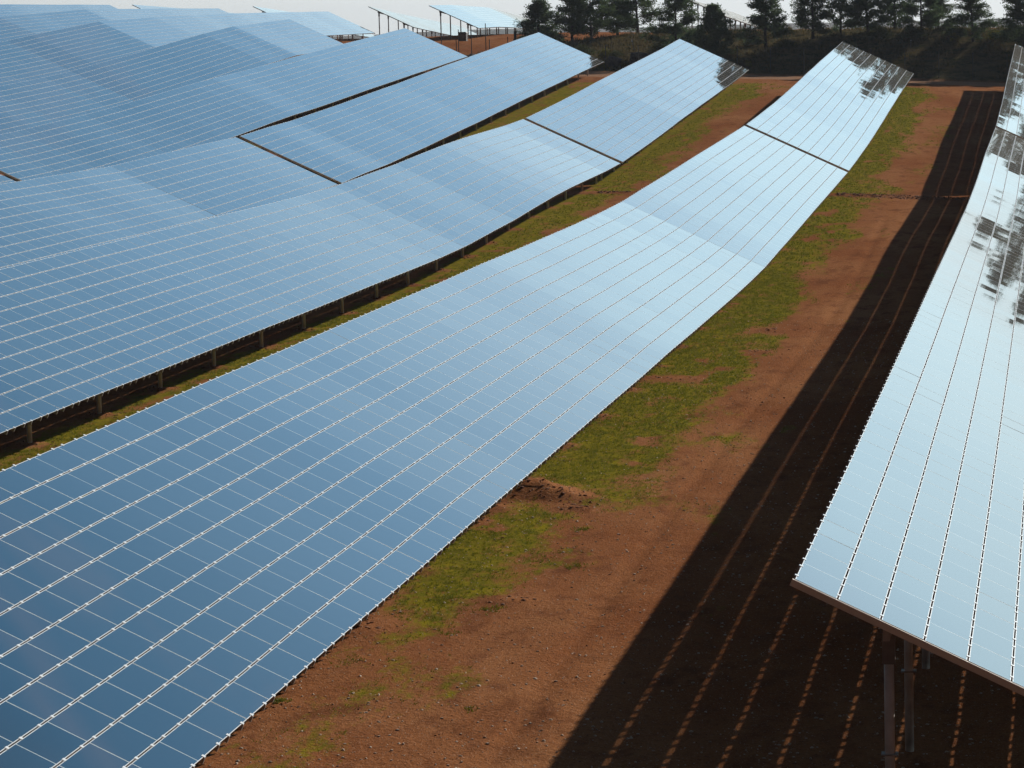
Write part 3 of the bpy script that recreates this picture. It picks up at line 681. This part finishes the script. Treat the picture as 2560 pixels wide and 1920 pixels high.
# cabinet under the raised table
hx_, hy_ = at_u(1157.5, 312), 312.; hz_ = gz_at(hx_, hy_)
h = empty('electrical_cabinet', (hx_, hy_, hz_), 'small dark brown cabinet under the raised table', 'cabinet')
mb = MB(); mb.box(-.42, .42, -.4, .4, -.1, .82); link('body', mb.mesh('body'), [M_HUT], h)
mb = MB(); mb.add([(-.5, -.5, .82), (.5, -.5, .82), (.5, .5, .82), (-.5, .5, .82), (-.36, -.36, .97), (.36, -.36, .97), (.36, .36, .97), (-.36, .36, .97)], BOXF); link('roof', mb.mesh('roof'), [M_HUT], h)
mb = MB(); mb.box(-.3, .3, -.425, -.402, .05, .74); link('door', mb.mesh('door'), [M_DSTEEL], h)
# white-tipped leaning pole and a white stake
def pole(u, y, h, lean, r, label, name='marker_pole'):
    x = at_u(u, y); z = gz_at(x, y); e_ = empty(name, (x, y, z), label, 'pole'); top = np.array([lean, 0, h]); mb = MB(); mb.tube((0, 0, -.1), top, r, r * .8); link('shaft', mb.mesh('shaft'), [M_DSTEEL], e_)
    mb = MB(); mb.tube(top, top * 1.06 + [0, 0, .06], r * 2.0, r * 1.6); link('cap', mb.mesh('cap'), [M_WHITE], e_)
pole(1595, 263, 2.2, -.55, .035, 'thin leaning pole with a white tip in front of the left pines')
pole(2277, 267, .55, 0, .04, 'short stake with a white top on the shaded bank', 'marker_stake')
def boulder(u, y, s, seed, label):
    rng = np.random.default_rng(seed); x = at_u(u, y); z = gz_at(x, y)
    import bmesh
    bm = bmesh.new(); bmesh.ops.create_icosphere(bm, subdivisions=3, radius=1.0)
    ph = rng.uniform(0, 6, 6)
    for v in bm.verts:
        k_ = 1 + .22 * math.sin(v.co.x * 2.3 + ph[0]) * math.cos(v.co.y * 2.1 + ph[1]) + .12 * math.sin(v.co.z * 5 + ph[2] + v.co.x * 4) + .05 * math.sin(v.co.y * 11 + ph[3]); v.co = Vector((v.co.x * s[0], v.co.y * s[1], v.co.z * s[2])) * k_
    me = bpy.data.meshes.new('boulder'); bm.to_mesh(me); bm.free(); o = link('boulder', me, [M_ROCK], loc=(x, y, z + s[2] * .3)); tag(o, label, 'boulder', 'dark rocks by the fence')
boulder(1604, 264, (1.1, .8, .8), 1, 'reddish dark boulder right of the leaning white-tipped pole')
boulder(1535, 264, (1.0, .8, .55), 2, 'low grey boulder left of the leaning white-tipped pole')
boulder(1182, 274, (.75, .6, .6), 3, 'dark rock in the notch between two table tips')
boulder(1203, 275, (.8, .6, .4), 4, 'flat dark rock right of the rock in the notch')

# ------------------------------------------------------------------ thin even haze over the field
hm = bpy.data.materials.new('haze_air'); hm.use_nodes = True; hn = hm.node_tree; hn.nodes.clear()
pv = hn.nodes.new('ShaderNodeVolumePrincipled'); pv.inputs['Density'].default_value = .00009; pv.inputs['Color'].default_value = (.80, .88, 1.0, 1); pv.inputs['Anisotropy'].default_value = .2
ho = hn.nodes.new('ShaderNodeOutputMaterial'); hn.links.new(pv.outputs[0], ho.inputs['Volume'])
mb = MB(); mb.box(-3600, 3600, -100, 6300, -60, CZ + 60)
hz = link('haze', mb.mesh('haze'), [hm], kind='stuff')
